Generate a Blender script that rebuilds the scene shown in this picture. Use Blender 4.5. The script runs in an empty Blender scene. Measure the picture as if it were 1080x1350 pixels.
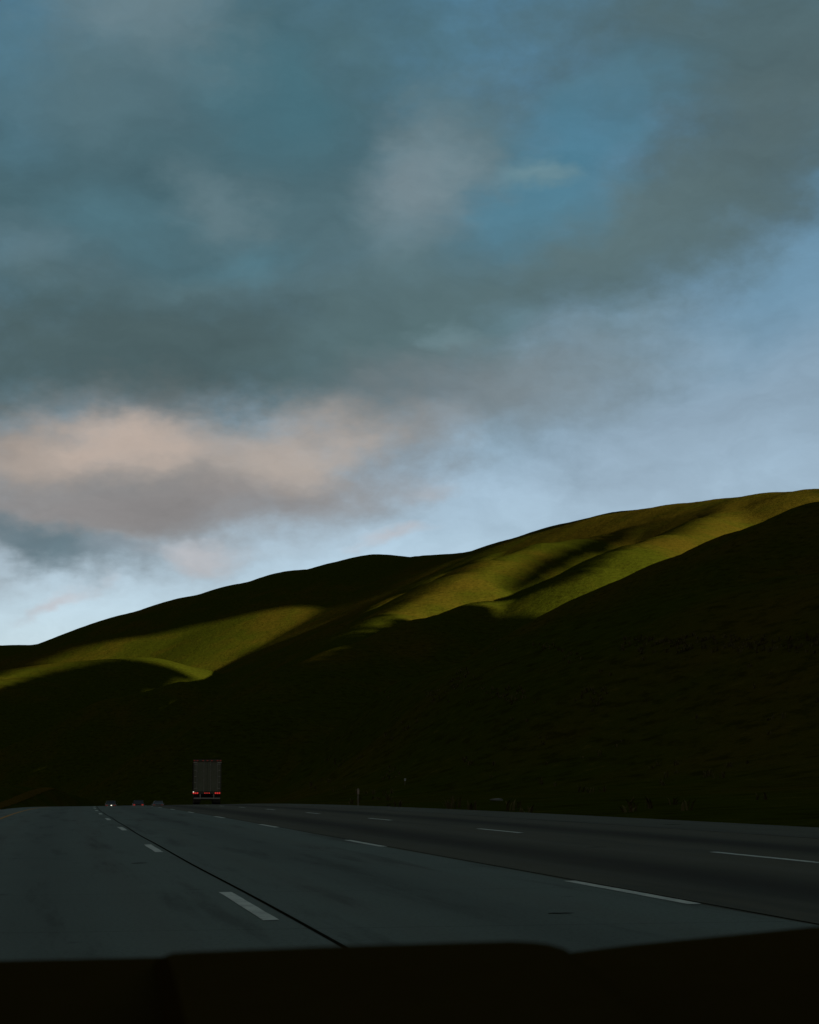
import bpy, bmesh, math, random
import numpy as np
from mathutils import Vector, Matrix

# ------------------------------------------------------------------ basics
SC = bpy.context.scene
COL = SC.collection
YAW, PITCH, CAMH = 0.1942, 0.1438, 1.047        # camera heading off the road axis, tilt, height
KC, KV, CROSS = 0.000238, 7.67e-5, 0.0119        # road: bend, crest, cross fall
FPX = 2457.0
EXPO = 1.4
SKYS = 0.1

def lin(c):
    c = c / 255.0
    return c / 12.92 if c <= 0.04045 else ((c + 0.055) / 1.055) ** 2.4
def col(r, g, b): return (lin(r), lin(g), lin(b), 1.0)

def pix_dir(u, v):
    """direction in the world of a point of the view (1080 x 1350)"""
    a, p = YAW, PITCH
    F = Vector((math.sin(a)*math.cos(p), math.cos(a)*math.cos(p), math.sin(p)))
    R = Vector((math.cos(a), -math.sin(a), 0))
    U = R.cross(F)
    return (F + R*((u-540)/FPX) + U*((675-v)/FPX)).normalized()
def pix_azel(u, v):
    d = pix_dir(u, v)
    return math.degrees(math.atan2(d.x, d.y)), math.degrees(math.asin(d.z))
def at(u, v, r):
    """world point at horizontal range r in the direction of (u, v)"""
    d = pix_dir(u, v)
    k = r/math.hypot(d.x, d.y)
    return (d.x*k, d.y*k, CAMH + d.z*k)

def road_prof(s):
    s = np.asarray(s, float)
    s0 = 360.0
    z = np.where(s < s0, -KV*s*s/2, -KV*s0*s0/2 - KV*s0*(s-s0))
    z = np.where(s < -120, -KV*120*120/2 + KV*120*(s+120)*0 , z)
    zmin = -KV*s0*s0/2 - KV*s0*(900-s0)
    return np.maximum(z, zmin)
def road_bend(s):
    s = np.asarray(s, float)
    s0 = 420.0
    return np.where(s < s0, KC*s*s/2, KC*s0*s0/2 + KC*s0*(s-s0)) * np.where(s < 0, 0.3, 1.0)
def road_pt(X, s, dz=0.0):
    return Vector((X + float(road_bend(s)), s, float(road_prof(s)) + CROSS*X + dz))
def road_head(s):
    a, b = road_pt(0, s-0.5), road_pt(0, s+0.5)
    return (b-a).normalized()

# ------------------------------------------------------------------ materials
def new_mat(name):
    m = bpy.data.materials.new(name); m.use_nodes = True
    nt = m.node_tree
    b = nt.nodes['Principled BSDF']
    return m, nt, b
def simple(name, rgb, rough=0.6, metal=0.0, emit=None, estr=0.0, spec=0.5, var=0.15, scale=6.0):
    m, nt, b = new_mat(name)
    n = nt.nodes.new('ShaderNodeTexNoise'); n.inputs['Scale'].default_value = scale; n.inputs['Detail'].default_value = 5
    tc = nt.nodes.new('ShaderNodeTexCoord'); nt.links.new(tc.outputs['Object'], n.inputs['Vector'])
    mx = nt.nodes.new('ShaderNodeMix'); mx.data_type = 'RGBA'
    mx.inputs['A'].default_value = tuple(c*(1-var) for c in rgb[:3]) + (1,)
    mx.inputs['B'].default_value = tuple(min(1, c*(1+var)) for c in rgb[:3]) + (1,)
    nt.links.new(n.outputs['Fac'], mx.inputs['Factor'])
    nt.links.new(mx.outputs['Result'], b.inputs['Base Color'])
    b.inputs['Roughness'].default_value = rough; b.inputs['Metallic'].default_value = metal
    b.inputs['Specular IOR Level'].default_value = spec
    if emit:
        b.inputs['Emission Color'].default_value = emit; b.inputs['Emission Strength'].default_value = estr
    return m

class NT:
    """small helper to write node expressions"""
    def __init__(self, nt): self.nt = nt
    def add(self, t, **kw):
        n = self.nt.nodes.new(t)
        for k, v in kw.items(): setattr(n, k, v)
        return n
    def put(self, sock, v):
        if isinstance(v, bpy.types.NodeSocket): self.nt.links.new(v, sock)
        else: sock.default_value = v
    def math(self, op, a, b=0.0, c=None, clamp=False):
        n = self.add('ShaderNodeMath', operation=op, use_clamp=clamp)
        self.put(n.inputs[0], a); self.put(n.inputs[1], b)
        if c is not None: self.put(n.inputs[2], c)
        return n.outputs[0]
    def vmath(self, op, a, b=None, scale=None, out=0):
        n = self.add('ShaderNodeVectorMath', operation=op)
        self.put(n.inputs[0], a)
        if b is not None: self.put(n.inputs[1], b)
        if scale is not None: self.put(n.inputs['Scale'], scale)
        return n.outputs['Value'] if out == 'v' else n.outputs[0]
    def noise(self, vec, scale, detail=4, rough=0.5, dist=0.0, color=False):
        n = self.add('ShaderNodeTexNoise')
        self.put(n.inputs['Vector'], vec); n.inputs['Scale'].default_value = scale
        n.inputs['Detail'].default_value = detail; n.inputs['Roughness'].default_value = rough
        n.inputs['Distortion'].default_value = dist
        return n.outputs['Color' if color else 'Fac']
    def rng(self, v, a, b, c=0.0, d=1.0, smooth=True):
        n = self.add('ShaderNodeMapRange', interpolation_type='SMOOTHSTEP' if smooth else 'LINEAR')
        self.put(n.inputs['Value'], v)
        for k, x in (('From Min', a), ('From Max', b), ('To Min', c), ('To Max', d)): self.put(n.inputs[k], x)
        return n.outputs['Result']
    def mix(self, f, a, b, blend='MIX'):
        n = self.add('ShaderNodeMix', data_type='RGBA', blend_type=blend)
        self.put(n.inputs['Factor'], f)
        for k, x in (('A', a), ('B', b)):
            self.put(n.inputs[k], x)
        return n.outputs['Result']

# ------------------------------------------------------------------ object helpers
def tag(o, label=None, cat=None, group=None, kind=None):
    for k, v in (('label', label), ('category', cat), ('group', group), ('kind', kind)):
        if v: o[k] = v
    return o
def empty(name, loc=(0, 0, 0)):
    o = bpy.data.objects.new(name, None); COL.objects.link(o); o.location = loc
    o.empty_display_size = 0.2
    return o
def link_mesh(name, me, mat=None, parent=None, smooth=False):
    o = bpy.data.objects.new(name, me); COL.objects.link(o)
    if mat: me.materials.append(mat)
    if parent: o.parent = parent
    if smooth:
        me.polygons.foreach_set('use_smooth', [True]*len(me.polygons))
    return o
def obj(name, bm, mat=None, parent=None, smooth=False):
    me = bpy.data.meshes.new(name)
    bmesh.ops.recalc_face_normals(bm, faces=bm.faces)
    bm.to_mesh(me); bm.free()
    return link_mesh(name, me, mat, parent, smooth)
def box(bm, x0, x1, y0, y1, z0, z1, bev=0.0):
    r = bmesh.ops.create_cube(bm, size=1.0)
    vs = r['verts']
    for v in vs:
        v.co = Vector(((x0+x1)/2 + v.co.x*(x1-x0), (y0+y1)/2 + v.co.y*(y1-y0), (z0+z1)/2 + v.co.z*(z1-z0)))
    if bev > 0:
        es = list({e for v in vs for e in v.link_edges})
        bmesh.ops.bevel(bm, geom=es, offset=bev, segments=2, affect='EDGES', profile=0.5)
def cyl(bm, p0, p1, r0, r1=None, seg=12):
    p0, p1 = Vector(p0), Vector(p1); d = p1-p0
    q = Vector((0, 0, 1)).rotation_difference(d.normalized()).to_matrix().to_4x4()
    M = Matrix.Translation((p0+p1)/2) @ q
    bmesh.ops.create_cone(bm, cap_ends=True, segments=seg, radius1=r0, radius2=r0 if r1 is None else r1, depth=d.length, matrix=M)
def copy_tree(o, parent=None):
    c = o.copy(); COL.objects.link(c)
    if parent: c.parent = parent
    for ch in list(o.children): copy_tree(ch, c)
    return c

# ------------------------------------------------------------------ noise in numpy
def vnoise(x, y, scale, seed):
    rs = np.random.RandomState(seed)
    N = 256
    g = rs.rand(N, N)
    X, Y = x/scale, y/scale
    xi, yi = np.floor(X).astype(int), np.floor(Y).astype(int)
    fx, fy = X-xi, Y-yi
    fx = fx*fx*fx*(fx*(fx*6-15)+10); fy = fy*fy*fy*(fy*(fy*6-15)+10)
    a = g[xi % N, yi % N]; b = g[(xi+1) % N, yi % N]; c = g[xi % N, (yi+1) % N]; d = g[(xi+1) % N, (yi+1) % N]
    return (a*(1-fx)+b*fx)*(1-fy) + (c*(1-fx)+d*fx)*fy - 0.5

# ------------------------------------------------------------------ terrain
# spurs and ridges: crest points, slope of near side, slope of far side, rounding of the crest
def P(lst): return [at(*q) for q in lst]
SPURS = []
def spur(pts, near, far, rnd, k=8.0): SPURS.append((np.array(pts), near, far, rnd, k))
# far hill at the left edge
spur(P([(330, 862, 2600), (160, 849, 2600), (112, 844, 2600), (75, 847, 2600), (40, 851, 2600), (0, 849, 2650), (-60, 846, 2700), (-200, 850, 2700)]), .30, .35, 40)
# the long skyline ridge
spur(P([(1400, 700, 1380), (1250, 655, 1430), (1080, 647, 1500), (1020, 652, 1560), (960, 660, 1620), (900, 666, 1680), (830, 676, 1740), (760, 691, 1800), (700, 709, 1850), (660, 723, 1880), (620, 731, 1930), (560, 734, 1990), (500, 733, 2020), (470, 739, 2040), (400, 753, 2060), (340, 769, 2060), (270, 786, 2060), (200, 806, 2060), (150, 829, 2060), (128, 845, 2060), (106, 874, 2040), (80, 925, 2020), (30, 1000, 2000)]), .50, .4, 50)
# knoll with the lit brow at the left
spur(P([(380, 935, 1680), (340, 922, 1680), (305, 907, 1670), (240, 878, 1640), (190, 866, 1620), (140, 867, 1590), (60, 891, 1530), (0, 918, 1480), (-100, 965, 1400)]), .50, .16, 36)
# dark spur
spur(P([(650, 730, 1700), (600, 751, 1600), (540, 782, 1500), (460, 821, 1410), (400, 861, 1350), (350, 893, 1320), (308, 906, 1290), (240, 899, 1290), (150, 919, 1290), (50, 968, 1290), (-60, 1005, 1290)]), .7, .6, 16)
# lit spur in front of it
spur(P([(860, 694, 1600), (800, 703, 1530), (760, 709, 1480), (720, 714, 1430), (650, 737, 1340), (610, 757, 1285), (570, 784, 1235), (520, 811, 1180), (450, 852, 1110), (410, 880, 1060), (350, 945, 1020), (310, 1010, 990), (290, 1060, 960)]), .55, .6, 22)
# middle spur with the bright brow
spur(P([(980, 664, 1560), (930, 683, 1380), (880, 702, 1170), (840, 716, 1060), (819, 726, 1020), (784, 748, 990), (766, 762, 985), (748, 773, 985), (690, 789, 990), (640, 794, 980), (560, 816, 940), (470, 849, 890), (410, 876, 850), (340, 935, 790), (290, 990, 740), (255, 1030, 690), (235, 1060, 650)]), .55, .7, 22)
# big dark spur on the right and an unseen hill beyond the frame, shaped to shade the road
spur([(400, -1000, 270), (440, -650, 275), (480, -400, 275), (520, -120, 275), (520, 150, 260), (450, 330, 205), (330, 420, 130)] + P([(1080, 666, 540), (1040, 686, 548), (980, 706, 556), (900, 739, 566), (838, 768, 572), (796, 786, 575), (772, 806, 575), (757, 842, 570), (740, 890, 560)]), .6, .7, 10)
# low slope along the road
spur([(230, 40, 62)] + P([(1080, 775, 235), (980, 787, 255), (890, 796, 275), (780, 826, 305), (680, 853, 325), (600, 876, 335), (500, 908, 345), (400, 958, 345), (330, 1003, 335), (290, 1045, 325)]), .5, .5, 12)

def smax(a, b, k):
    h = np.clip(0.5 + 0.5*(a-b)/k, 0, 1)
    return b*(1-h) + a*h + k*h*(1-h)

def spur_h(x, y, pts, near, far, rnd):
    h = None
    for i in range(len(pts)-1):
        a, b = pts[i], pts[i+1]
        dx, dy = b[0]-a[0], b[1]-a[1]
        L2 = dx*dx+dy*dy
        t = np.clip(((x-a[0])*dx + (y-a[1])*dy)/L2, 0, 1)
        ex, ey = x-(a[0]+t*dx), y-(a[1]+t*dy)
        d2 = ex*ex+ey*ey
        side = (dx*ey - dy*ex)/(math.sqrt(L2)*np.sqrt(d2+rnd*rnd*.25))   # >0: left of travel (near side)
        f = np.clip(0.5+0.65*side, 0, 1); f = f*f*(3-2*f)
        hi = a[2]+t*(b[2]-a[2]) - (far+(near-far)*f)*(np.sqrt(d2+rnd*rnd)-rnd)
        h = hi if h is None else smax(h, hi, 2.0)
    return h

def terrain(x, y):
    x = np.asarray(x, float); y = np.asarray(y, float)
    lat = x - road_bend(y)
    base = road_prof(y) + CROSS*np.clip(lat, -9, 17) - 0.16
    # ditch and verge on the right, low dirt bank on the left
    base += 0.05*np.maximum(lat-17, 0) + 0.02*np.maximum(-lat-14, 0)
    base += BANK(lat, y)
    z = base
    for pts, near, far, rnd, k in SPURS:
        h = spur_h(x, y, pts, near, far, rnd)
        z = smax(z, h, k)
    off = np.clip((z-base-1.0)/25.0, 0, 1)
    n = vnoise(x, y, 190, 3)*9 + vnoise(x+31, y+7, 80, 4)*2.6 + vnoise(x, y, 31, 5)*0.5
    z = z + off*n*AMPN
    ro = np.clip((np.abs(lat-6)-11)/6, 0, 1)
    z = z + ro*(vnoise(x, y, 4.0, 8)*0.22 + vnoise(x, y, 1.4, 9)*0.08)
    # the highway's own bench cut through the slopes
    w = np.clip((np.abs(lat-5.5)-10.2)/36, 0, 1); w = w*w*(3-2*w)
    w = np.maximum(w, np.clip((y-650)/120, 0, 1))
    z = base + (z-base)*w
    return z
AMPN = 0.6
def BANK(lat, y):
    g = np.exp(-((lat+10.5)/2.6)**2)
    t = np.clip((-lat-3.6)/5.0, 0, 1); t = t*t*(3-2*t)
    return 0.5*g*np.clip((y-40)/60, 0, 1) + 3.4*t*np.clip((y-95)/200, 0, 1)*np.clip((700-y)/200, 0, 1)

def build_terrain():
    az = np.concatenate([np.linspace(-165, -30, 60, endpoint=False), np.linspace(-30, -4, 60, endpoint=False),
                         np.linspace(-4, 26, 620, endpoint=False), np.linspace(26, 80, 150, endpoint=False), np.linspace(80, 195, 50, endpoint=False)])
    r = np.concatenate([np.geomspace(2.5, 480, 190, endpoint=False), np.linspace(480, 1960, 330, endpoint=False), np.geomspace(1960, 9000, 60)])
    A, R = np.meshgrid(np.radians(az), r)
    x = R*np.sin(A); y = R*np.cos(A)
    z = terrain(x, y)
    nr, na = z.shape
    co = np.stack([x, y, z], -1).reshape(-1, 3)
    co = np.vstack([co, [[0, 0, -0.16]]])
    i = np.arange(nr-1)[:, None]*na + np.arange(na)[None]
    j = np.arange(nr-1)[:, None]*na + (np.arange(na)+1)[None] % na
    quads = np.stack([i, i+na, j+na, j], -1).reshape(-1, 4)[:, ::-1]
    me = bpy.data.meshes.new('hills')
    fan = np.stack([np.full(na, nr*na), np.arange(na), (np.arange(na)+1) % na], -1)[:, ::-1]
    nv = len(co); nq = len(quads)
    me.vertices.add(nv); me.vertices.foreach_set('co', co.astype(np.float32).ravel())
    me.loops.add(nq*4+na*3)
    me.loops.foreach_set('vertex_index', np.concatenate([quads.ravel(), fan.ravel()]).astype(np.int32))
    me.polygons.add(nq+na)
    starts = np.concatenate([np.arange(nq)*4, nq*4+np.arange(na)*3]).astype(np.int32)
    me.polygons.foreach_set('loop_start', starts)
    me.update(calc_edges=True); me.validate()
    me.polygons.foreach_set('use_smooth', np.ones(nq+na, bool))
    return me

def grass_mat():
    m, nt, b = new_mat('hill_grass'); N = NT(nt)
    geo = N.add('ShaderNodeNewGeometry'); pos = geo.outputs['Position']
    sx = N.add('ShaderNodeSeparateXYZ'); nt.links.new(pos, sx.inputs[0]); sepx = sx.outputs[0]
    big = N.noise(pos, 0.006, 4, .55)
    mid = N.noise(pos, 0.035, 5, .6)
    sp = N.noise(N.vmath('MULTIPLY', pos, (1, 1, 3)), 0.35, 4, .7)
    fine = N.noise(pos, 3.0, 4, .7)
    c = N.mix(N.rng(N.math('ADD', N.math('ADD', N.math('MULTIPLY', big, .6), N.math('MULTIPLY', mid, .4)), N.rng(sepx, 250, 560, -.04, .07)), .40, .62), (.0275, .0325, .0026, 1), (.046, .034, .0040, 1))
    c = N.mix(N.math('MULTIPLY', N.rng(sp, .48, .68), .7), c, (.014, .0145, .0015, 1))
    c = N.mix(N.math('MULTIPLY', N.rng(sp, .42, .25), .55), c, (.070, .056, .008, 1))
    c = N.mix(N.math('MULTIPLY', N.rng(fine, .45, .7), .3), c, (.015, .015, .0018, 1))
    zz = N.math('ADD', N.math('MULTIPLY', sx.outputs[2], 1.15), N.math('MULTIPLY', mid, 14.0))
    tr = N.rng(N.math('SINE', N.math('MULTIPLY', zz, 2.2)), .55, .95)
    c = N.mix(N.math('MULTIPLY', tr, N.rng(sp, .40, .62, .05, .34)), c, (.016, .013, .0022, 1))
    nt.links.new(c, b.inputs['Base Color'])
    b.inputs['Roughness'].default_value = 1.0
    b.inputs['Specular IOR Level'].default_value = 0.0
    bp = N.add('ShaderNodeBump'); bp.inputs['Strength'].default_value = .6; bp.inputs['Distance'].default_value = .8
    nt.links.new(N.math('ADD', N.noise(pos, .5, 5, .7), N.math('MULTIPLY', N.noise(pos, .11, 3), 1.2)), bp.inputs['Height'])
    nt.links.new(bp.outputs['Normal'], b.inputs['Normal'])
    return m
hills = link_mesh('hills', build_terrain(), grass_mat())
tag(hills, 'rolling grass hills rising beside and beyond the highway', 'hills', kind='structure')

# ------------------------------------------------------------------ road
def ribbon(name, x0, x1, s0, s1, dz, mat, nx=2, step=2.0, skirt=0.0, kind='structure', wob=0.0):
    me = bpy.data.meshes.new(name)
    ss = np.arange(s0, s1+.01, step); xs = np.linspace(x0, x1, nx)
    vs, uv, fs = [], [], []
    rs = random.Random(5)
    for s in ss:
        w = wob*(math.sin(s*.13)+.6*math.sin(s*.41+1))
        for X in xs:
            vs.append(road_pt(X+w, s, dz)); uv.append((X, s))
    n = len(xs)
    for i in range(len(ss)-1):
        for j in range(n-1):
            a = i*n+j; fs.append((a, a+1, a+n+1, a+n))
    if skirt:
        k = len(vs)
        for i, s in enumerate(ss):
            for j in (0, n-1):
                p = vs[i*n+j].copy(); p.z -= skirt; vs.append(p); uv.append(uv[i*n+j])
        for i in range(len(ss)-1):
            fs.append((i*n, (i+1)*n, k+2*i+2, k+2*i)); fs.append(((i+1)*n+n-1, i*n+n-1, k+2*i+1, k+2*i+3))
    me.from_pydata([tuple(v) for v in vs], [], fs)
    ul = me.uv_layers.new(name='lane')
    li = np.zeros(len(me.loops), np.int32); me.loops.foreach_get('vertex_index', li)
    ul.data.foreach_set('uv', np.array(uv, np.float32)[li].ravel())
    o = link_mesh(name, me, mat)
    o['kind'] = kind
    return o

XL, XR, XT = 1.72, 5.265, 9.09
def road_mat(shoulder=False):
    m, nt, b = new_mat('road_shoulder_concrete' if shoulder else 'road_concrete'); N = NT(nt)
    uv = N.add('ShaderNodeUVMap'); uv.uv_map = 'lane'
    sep = N.add('ShaderNodeSeparateXYZ'); nt.links.new(uv.outputs[0], sep.inputs[0])
    X, S = sep.outputs[0], sep.outputs[1]
    stretch = N.vmath('MULTIPLY', uv.outputs[0], (1.0, .06, 1))
    longn = N.noise(stretch, 1.6, 6, .65)
    blot = N.noise(uv.outputs[0], .45, 5, .6)
    fine = N.noise(uv.outputs[0], 26, 3, .75)
    wobx = N.math('ADD', X, N.math('MULTIPLY', N.math('SUBTRACT', N.noise(N.vmath('MULTIPLY', uv.outputs[0], (0, .05, 0)), 1.0, 2), .5), .5))
    if shoulder:
        c = N.mix(blot, (.088, .090, .062, 1), (.062, .063, .043, 1))
        c = N.mix(N.math('MULTIPLY', N.rng(X, 13.2, 12.6), .5), c, (.05, .05, .04, 1))
    else:
        new = N.mix(blot, (.122, .152, .130, 1), (.098, .122, .104, 1))
        old = N.mix(blot, (.082, .078, .051, 1), (.064, .060, .038, 1))
        c = N.mix(N.rng(wobx, XR+.03, XR+.07), new, old)
        def band(x, w, amt, cc):
            d = N.math('ABSOLUTE', N.math('SUBTRACT', wobx, x))
            f = N.math('MULTIPLY', N.rng(d, w, 0.0), N.rng(longn, .2, .75, amt*.65, amt))
            return N.mix(f, c, cc)
        for x, w, a in ((6.85, 1.3, 1.0), (10.6, 1.15, 1.0)):
            c = band(x, w, a, (.018, .0135, .0055, 1))
        for x, w, a in ((.0, .9, .35), (3.5, .9, .42)):
            c = band(x, w, a, (.040, .044, .036, 1))
        for x, w, a in ((-.85, .35, .4), (.85, .35, .4), (2.6, .35, .36), (4.3, .35, .36), (6.1, .25, .2), (8.2, .3, .2)):
            c = band(x, w, a, (.095, .10, .08, 1))
    c = N.mix(N.math('MULTIPLY', N.rng(longn, .50, .68), .5), c, (.035, .037, .029, 1))
    c = N.mix(N.math('MULTIPLY', N.rng(fine, .45, .7), .5), c, (.045, .049, .039, 1))
    c = N.mix(N.math('MULTIPLY', N.rng(N.noise(uv.outputs[0], 90, 2, .8), .5, .72), .4), c, (.17, .175, .14, 1))
    # transverse slab joints, a little skewed
    jn = N.math('ABSOLUTE', N.math('SUBTRACT', N.math('FRACT', N.math('DIVIDE', N.math('ADD', S, N.math('MULTIPLY', X, .16)), 4.57)), .5))
    c = N.mix(N.math('MULTIPLY', N.rng(jn, .4955, .498), .45), c, (.02, .02, .015, 1))
    spots = N.noise(uv.outputs[0], 1.7, 2, .5)
    c = N.mix(N.math('MULTIPLY', N.rng(spots, .68, .76), .5), c, (.035, .037, .033, 1))
    nt.links.new(c, b.inputs['Base Color'])
    b.inputs['Roughness'].default_value = .8
    b.inputs['Specular IOR Level'].default_value = .02
    bp = N.add('ShaderNodeBump'); bp.inputs['Strength'].default_value = .35; bp.inputs['Distance'].default_value = .01
    nt.links.new(N.noise(uv.outputs[0], 60, 3, .7), bp.inputs['Height'])
    nt.links.new(bp.outputs['Normal'], b.inputs['Normal'])
    return m
road = ribbon('road', -3.4, 12.55, -60, 610, 0.0, road_mat(), nx=9, skirt=.3)
tag(road, 'four lane concrete highway running over a crest', 'road', kind='structure')
sh = ribbon('road_shoulder', 12.56, 15.25, -60, 610, 0.004, road_mat(True), nx=3, skirt=.3, wob=.0)
tag(sh, 'pale concrete shoulder along the right side of the highway', 'road', kind='structure')

def paint(name, rgb, wear=.45):
    m, nt, b = new_mat(name); N = NT(nt)
    tc = N.add('ShaderNodeNewGeometry')
    n = N.noise(tc.outputs['Position'], 9, 5, .75)
    n2 = N.noise(tc.outputs['Position'], 1.3, 3, .6)
    f = N.math('MULTIPLY', N.rng(N.math('ADD', N.math('MULTIPLY', n, .6), N.math('MULTIPLY', n2, .4)), .46, .62), wear)
    c = N.mix(f, rgb, (.085, .095, .09, 1))
    nt.links.new(c, b.inputs['Base Color']); b.inputs['Roughness'].default_value = .7; b.inputs['Specular IOR Level'].default_value = .04
    return m
white = paint('worn_white_paint', (.47, .50, .43, 1))
yellow = paint('worn_yellow_paint', (.34, .16, .004, 1), .25)
def dashes(name, items, mat, dz=.005):
    bm = bmesh.new()
    for X, w, s0, ln in items:
        rs = random.Random(int(s0*10)+int(X*7))
        n = 8
        prev = None
        for i in range(n+1):
            s = s0+ln*i/n
            j = (rs.random()-.5)*.012
            e = .0
            a = bm.verts.new(road_pt(X-w/2+j, s, dz)); b = bm.verts.new(road_pt(X+w/2+j+(rs.random()-.5)*.008, s, dz))
            if prev: bm.faces.new((prev[0], prev[1], b, a))
            prev = (a, b)
    o = obj(name, bm, mat); o['kind'] = 'structure'; return o
CYC = 14.63
it = []
for X, s0 in ((XL, 14.25), (XR, 14.8), (XT, 21.1)):
    for k in range(-5, 26): it.append((X, .12, s0+k*CYC, 3.75))
lm = dashes('lane_marking', it, white)
tag(lm, 'broken white lane lines on the highway', 'road marking', kind='structure')
ye = dashes('edge_line', [(-1.75, .13, -60+8*k, 8) for k in range(75)], yellow)
tag(ye, 'yellow line along the left edge of the highway', 'road marking', kind='structure')
tar = simple('black_joint_tar', (.011, .010, .006), .95, spec=0, var=.5)
sm = ribbon('joint_seam', XL+.145, XL+.182, -20, 330, .003, tar, nx=2, step=.5, wob=.014)
tag(sm, 'dark tar seam between the two left lanes', 'road joint', kind='structure')
sm2 = ribbon('joint_seam', XR+.075, XR+.105, -20, 330, .003, tar, nx=2, step=.5, wob=.008)
tag(sm2, 'thin dark seam where pale and brown lanes meet', 'road joint', kind='structure')
# bare ochre strip of earth on the bank left of the road
def dirt_strip():
    vs, fs = [], []
    ss = np.arange(70, 330, 2.0); rs = random.Random(3)
    for k, s_ in enumerate(ss):
        l0 = -3.9 - 4.2*np.clip((s_-95)/200, 0, 1)
        for q in range(4):
            la = l0 - q*.26 + (rs.random()-.5)*.12
            x = la + float(road_bend(s_)); vs.append((x, s_, float(terrain(np.array([x]), np.array([s_]))[0])+.05))
    for k in range(len(ss)-1):
        for q in range(3): a = k*4+q; fs.append((a, a+4, a+5, a+1))
    me = bpy.data.meshes.new('dirt_strip'); me.from_pydata(vs, [], fs)
    o = link_mesh('dirt_strip', me, simple('ochre_earth', (.060, .038, .006), 1.0, spec=0, var=.4, scale=.3), smooth=True)
    tag(o, 'bare ochre strip of earth along the bank left of the road', 'dirt strip', kind='structure')
dirt_strip()
# short cracks and spalls in the slabs
bm = bmesh.new(); rs = random.Random(11)
for X, s, w, l in ((1.25, 25.0, .20, .14), (3.95, 14.2, .22, .05), (8.2, 27.5, .34, .10), (13.6, 40, .5, .2)):
    n = 14
    vs = [bm.verts.new(road_pt(X+w/2*math.cos(t*2*math.pi/n)*(.6+.7*rs.random()), s+l*math.sin(t*2*math.pi/n)*(.5+.8*rs.random()), .003+(.004 if X > 12.5 else 0))) for t in range(n)]
    bm.faces.new(vs)
o = obj('road_crack', bm, simple('crack_dark', (.032, .033, .026), .95, spec=0)); tag(o, 'small dark cracks and spalls in the concrete lanes', 'road crack', kind='structure')

# ------------------------------------------------------------------ sun, sky
SUN_AZ, SUN_EL = math.radians(142), math.radians(14)
SDIR = Vector((math.sin(SUN_AZ)*math.cos(SUN_EL), math.cos(SUN_AZ)*math.cos(SUN_EL), math.sin(SUN_EL)))
sl = bpy.data.lights.new('sun', 'SUN'); sl.energy = 5.0; sl.angle = math.radians(.45); sl.color = (1.0, .90, .56)
so = bpy.data.objects.new('sun', sl); COL.objects.link(so)
so.rotation_euler = (-SDIR).to_track_quat('-Z', 'Y').to_euler(); so.location = (300, -100, 400)

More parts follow.
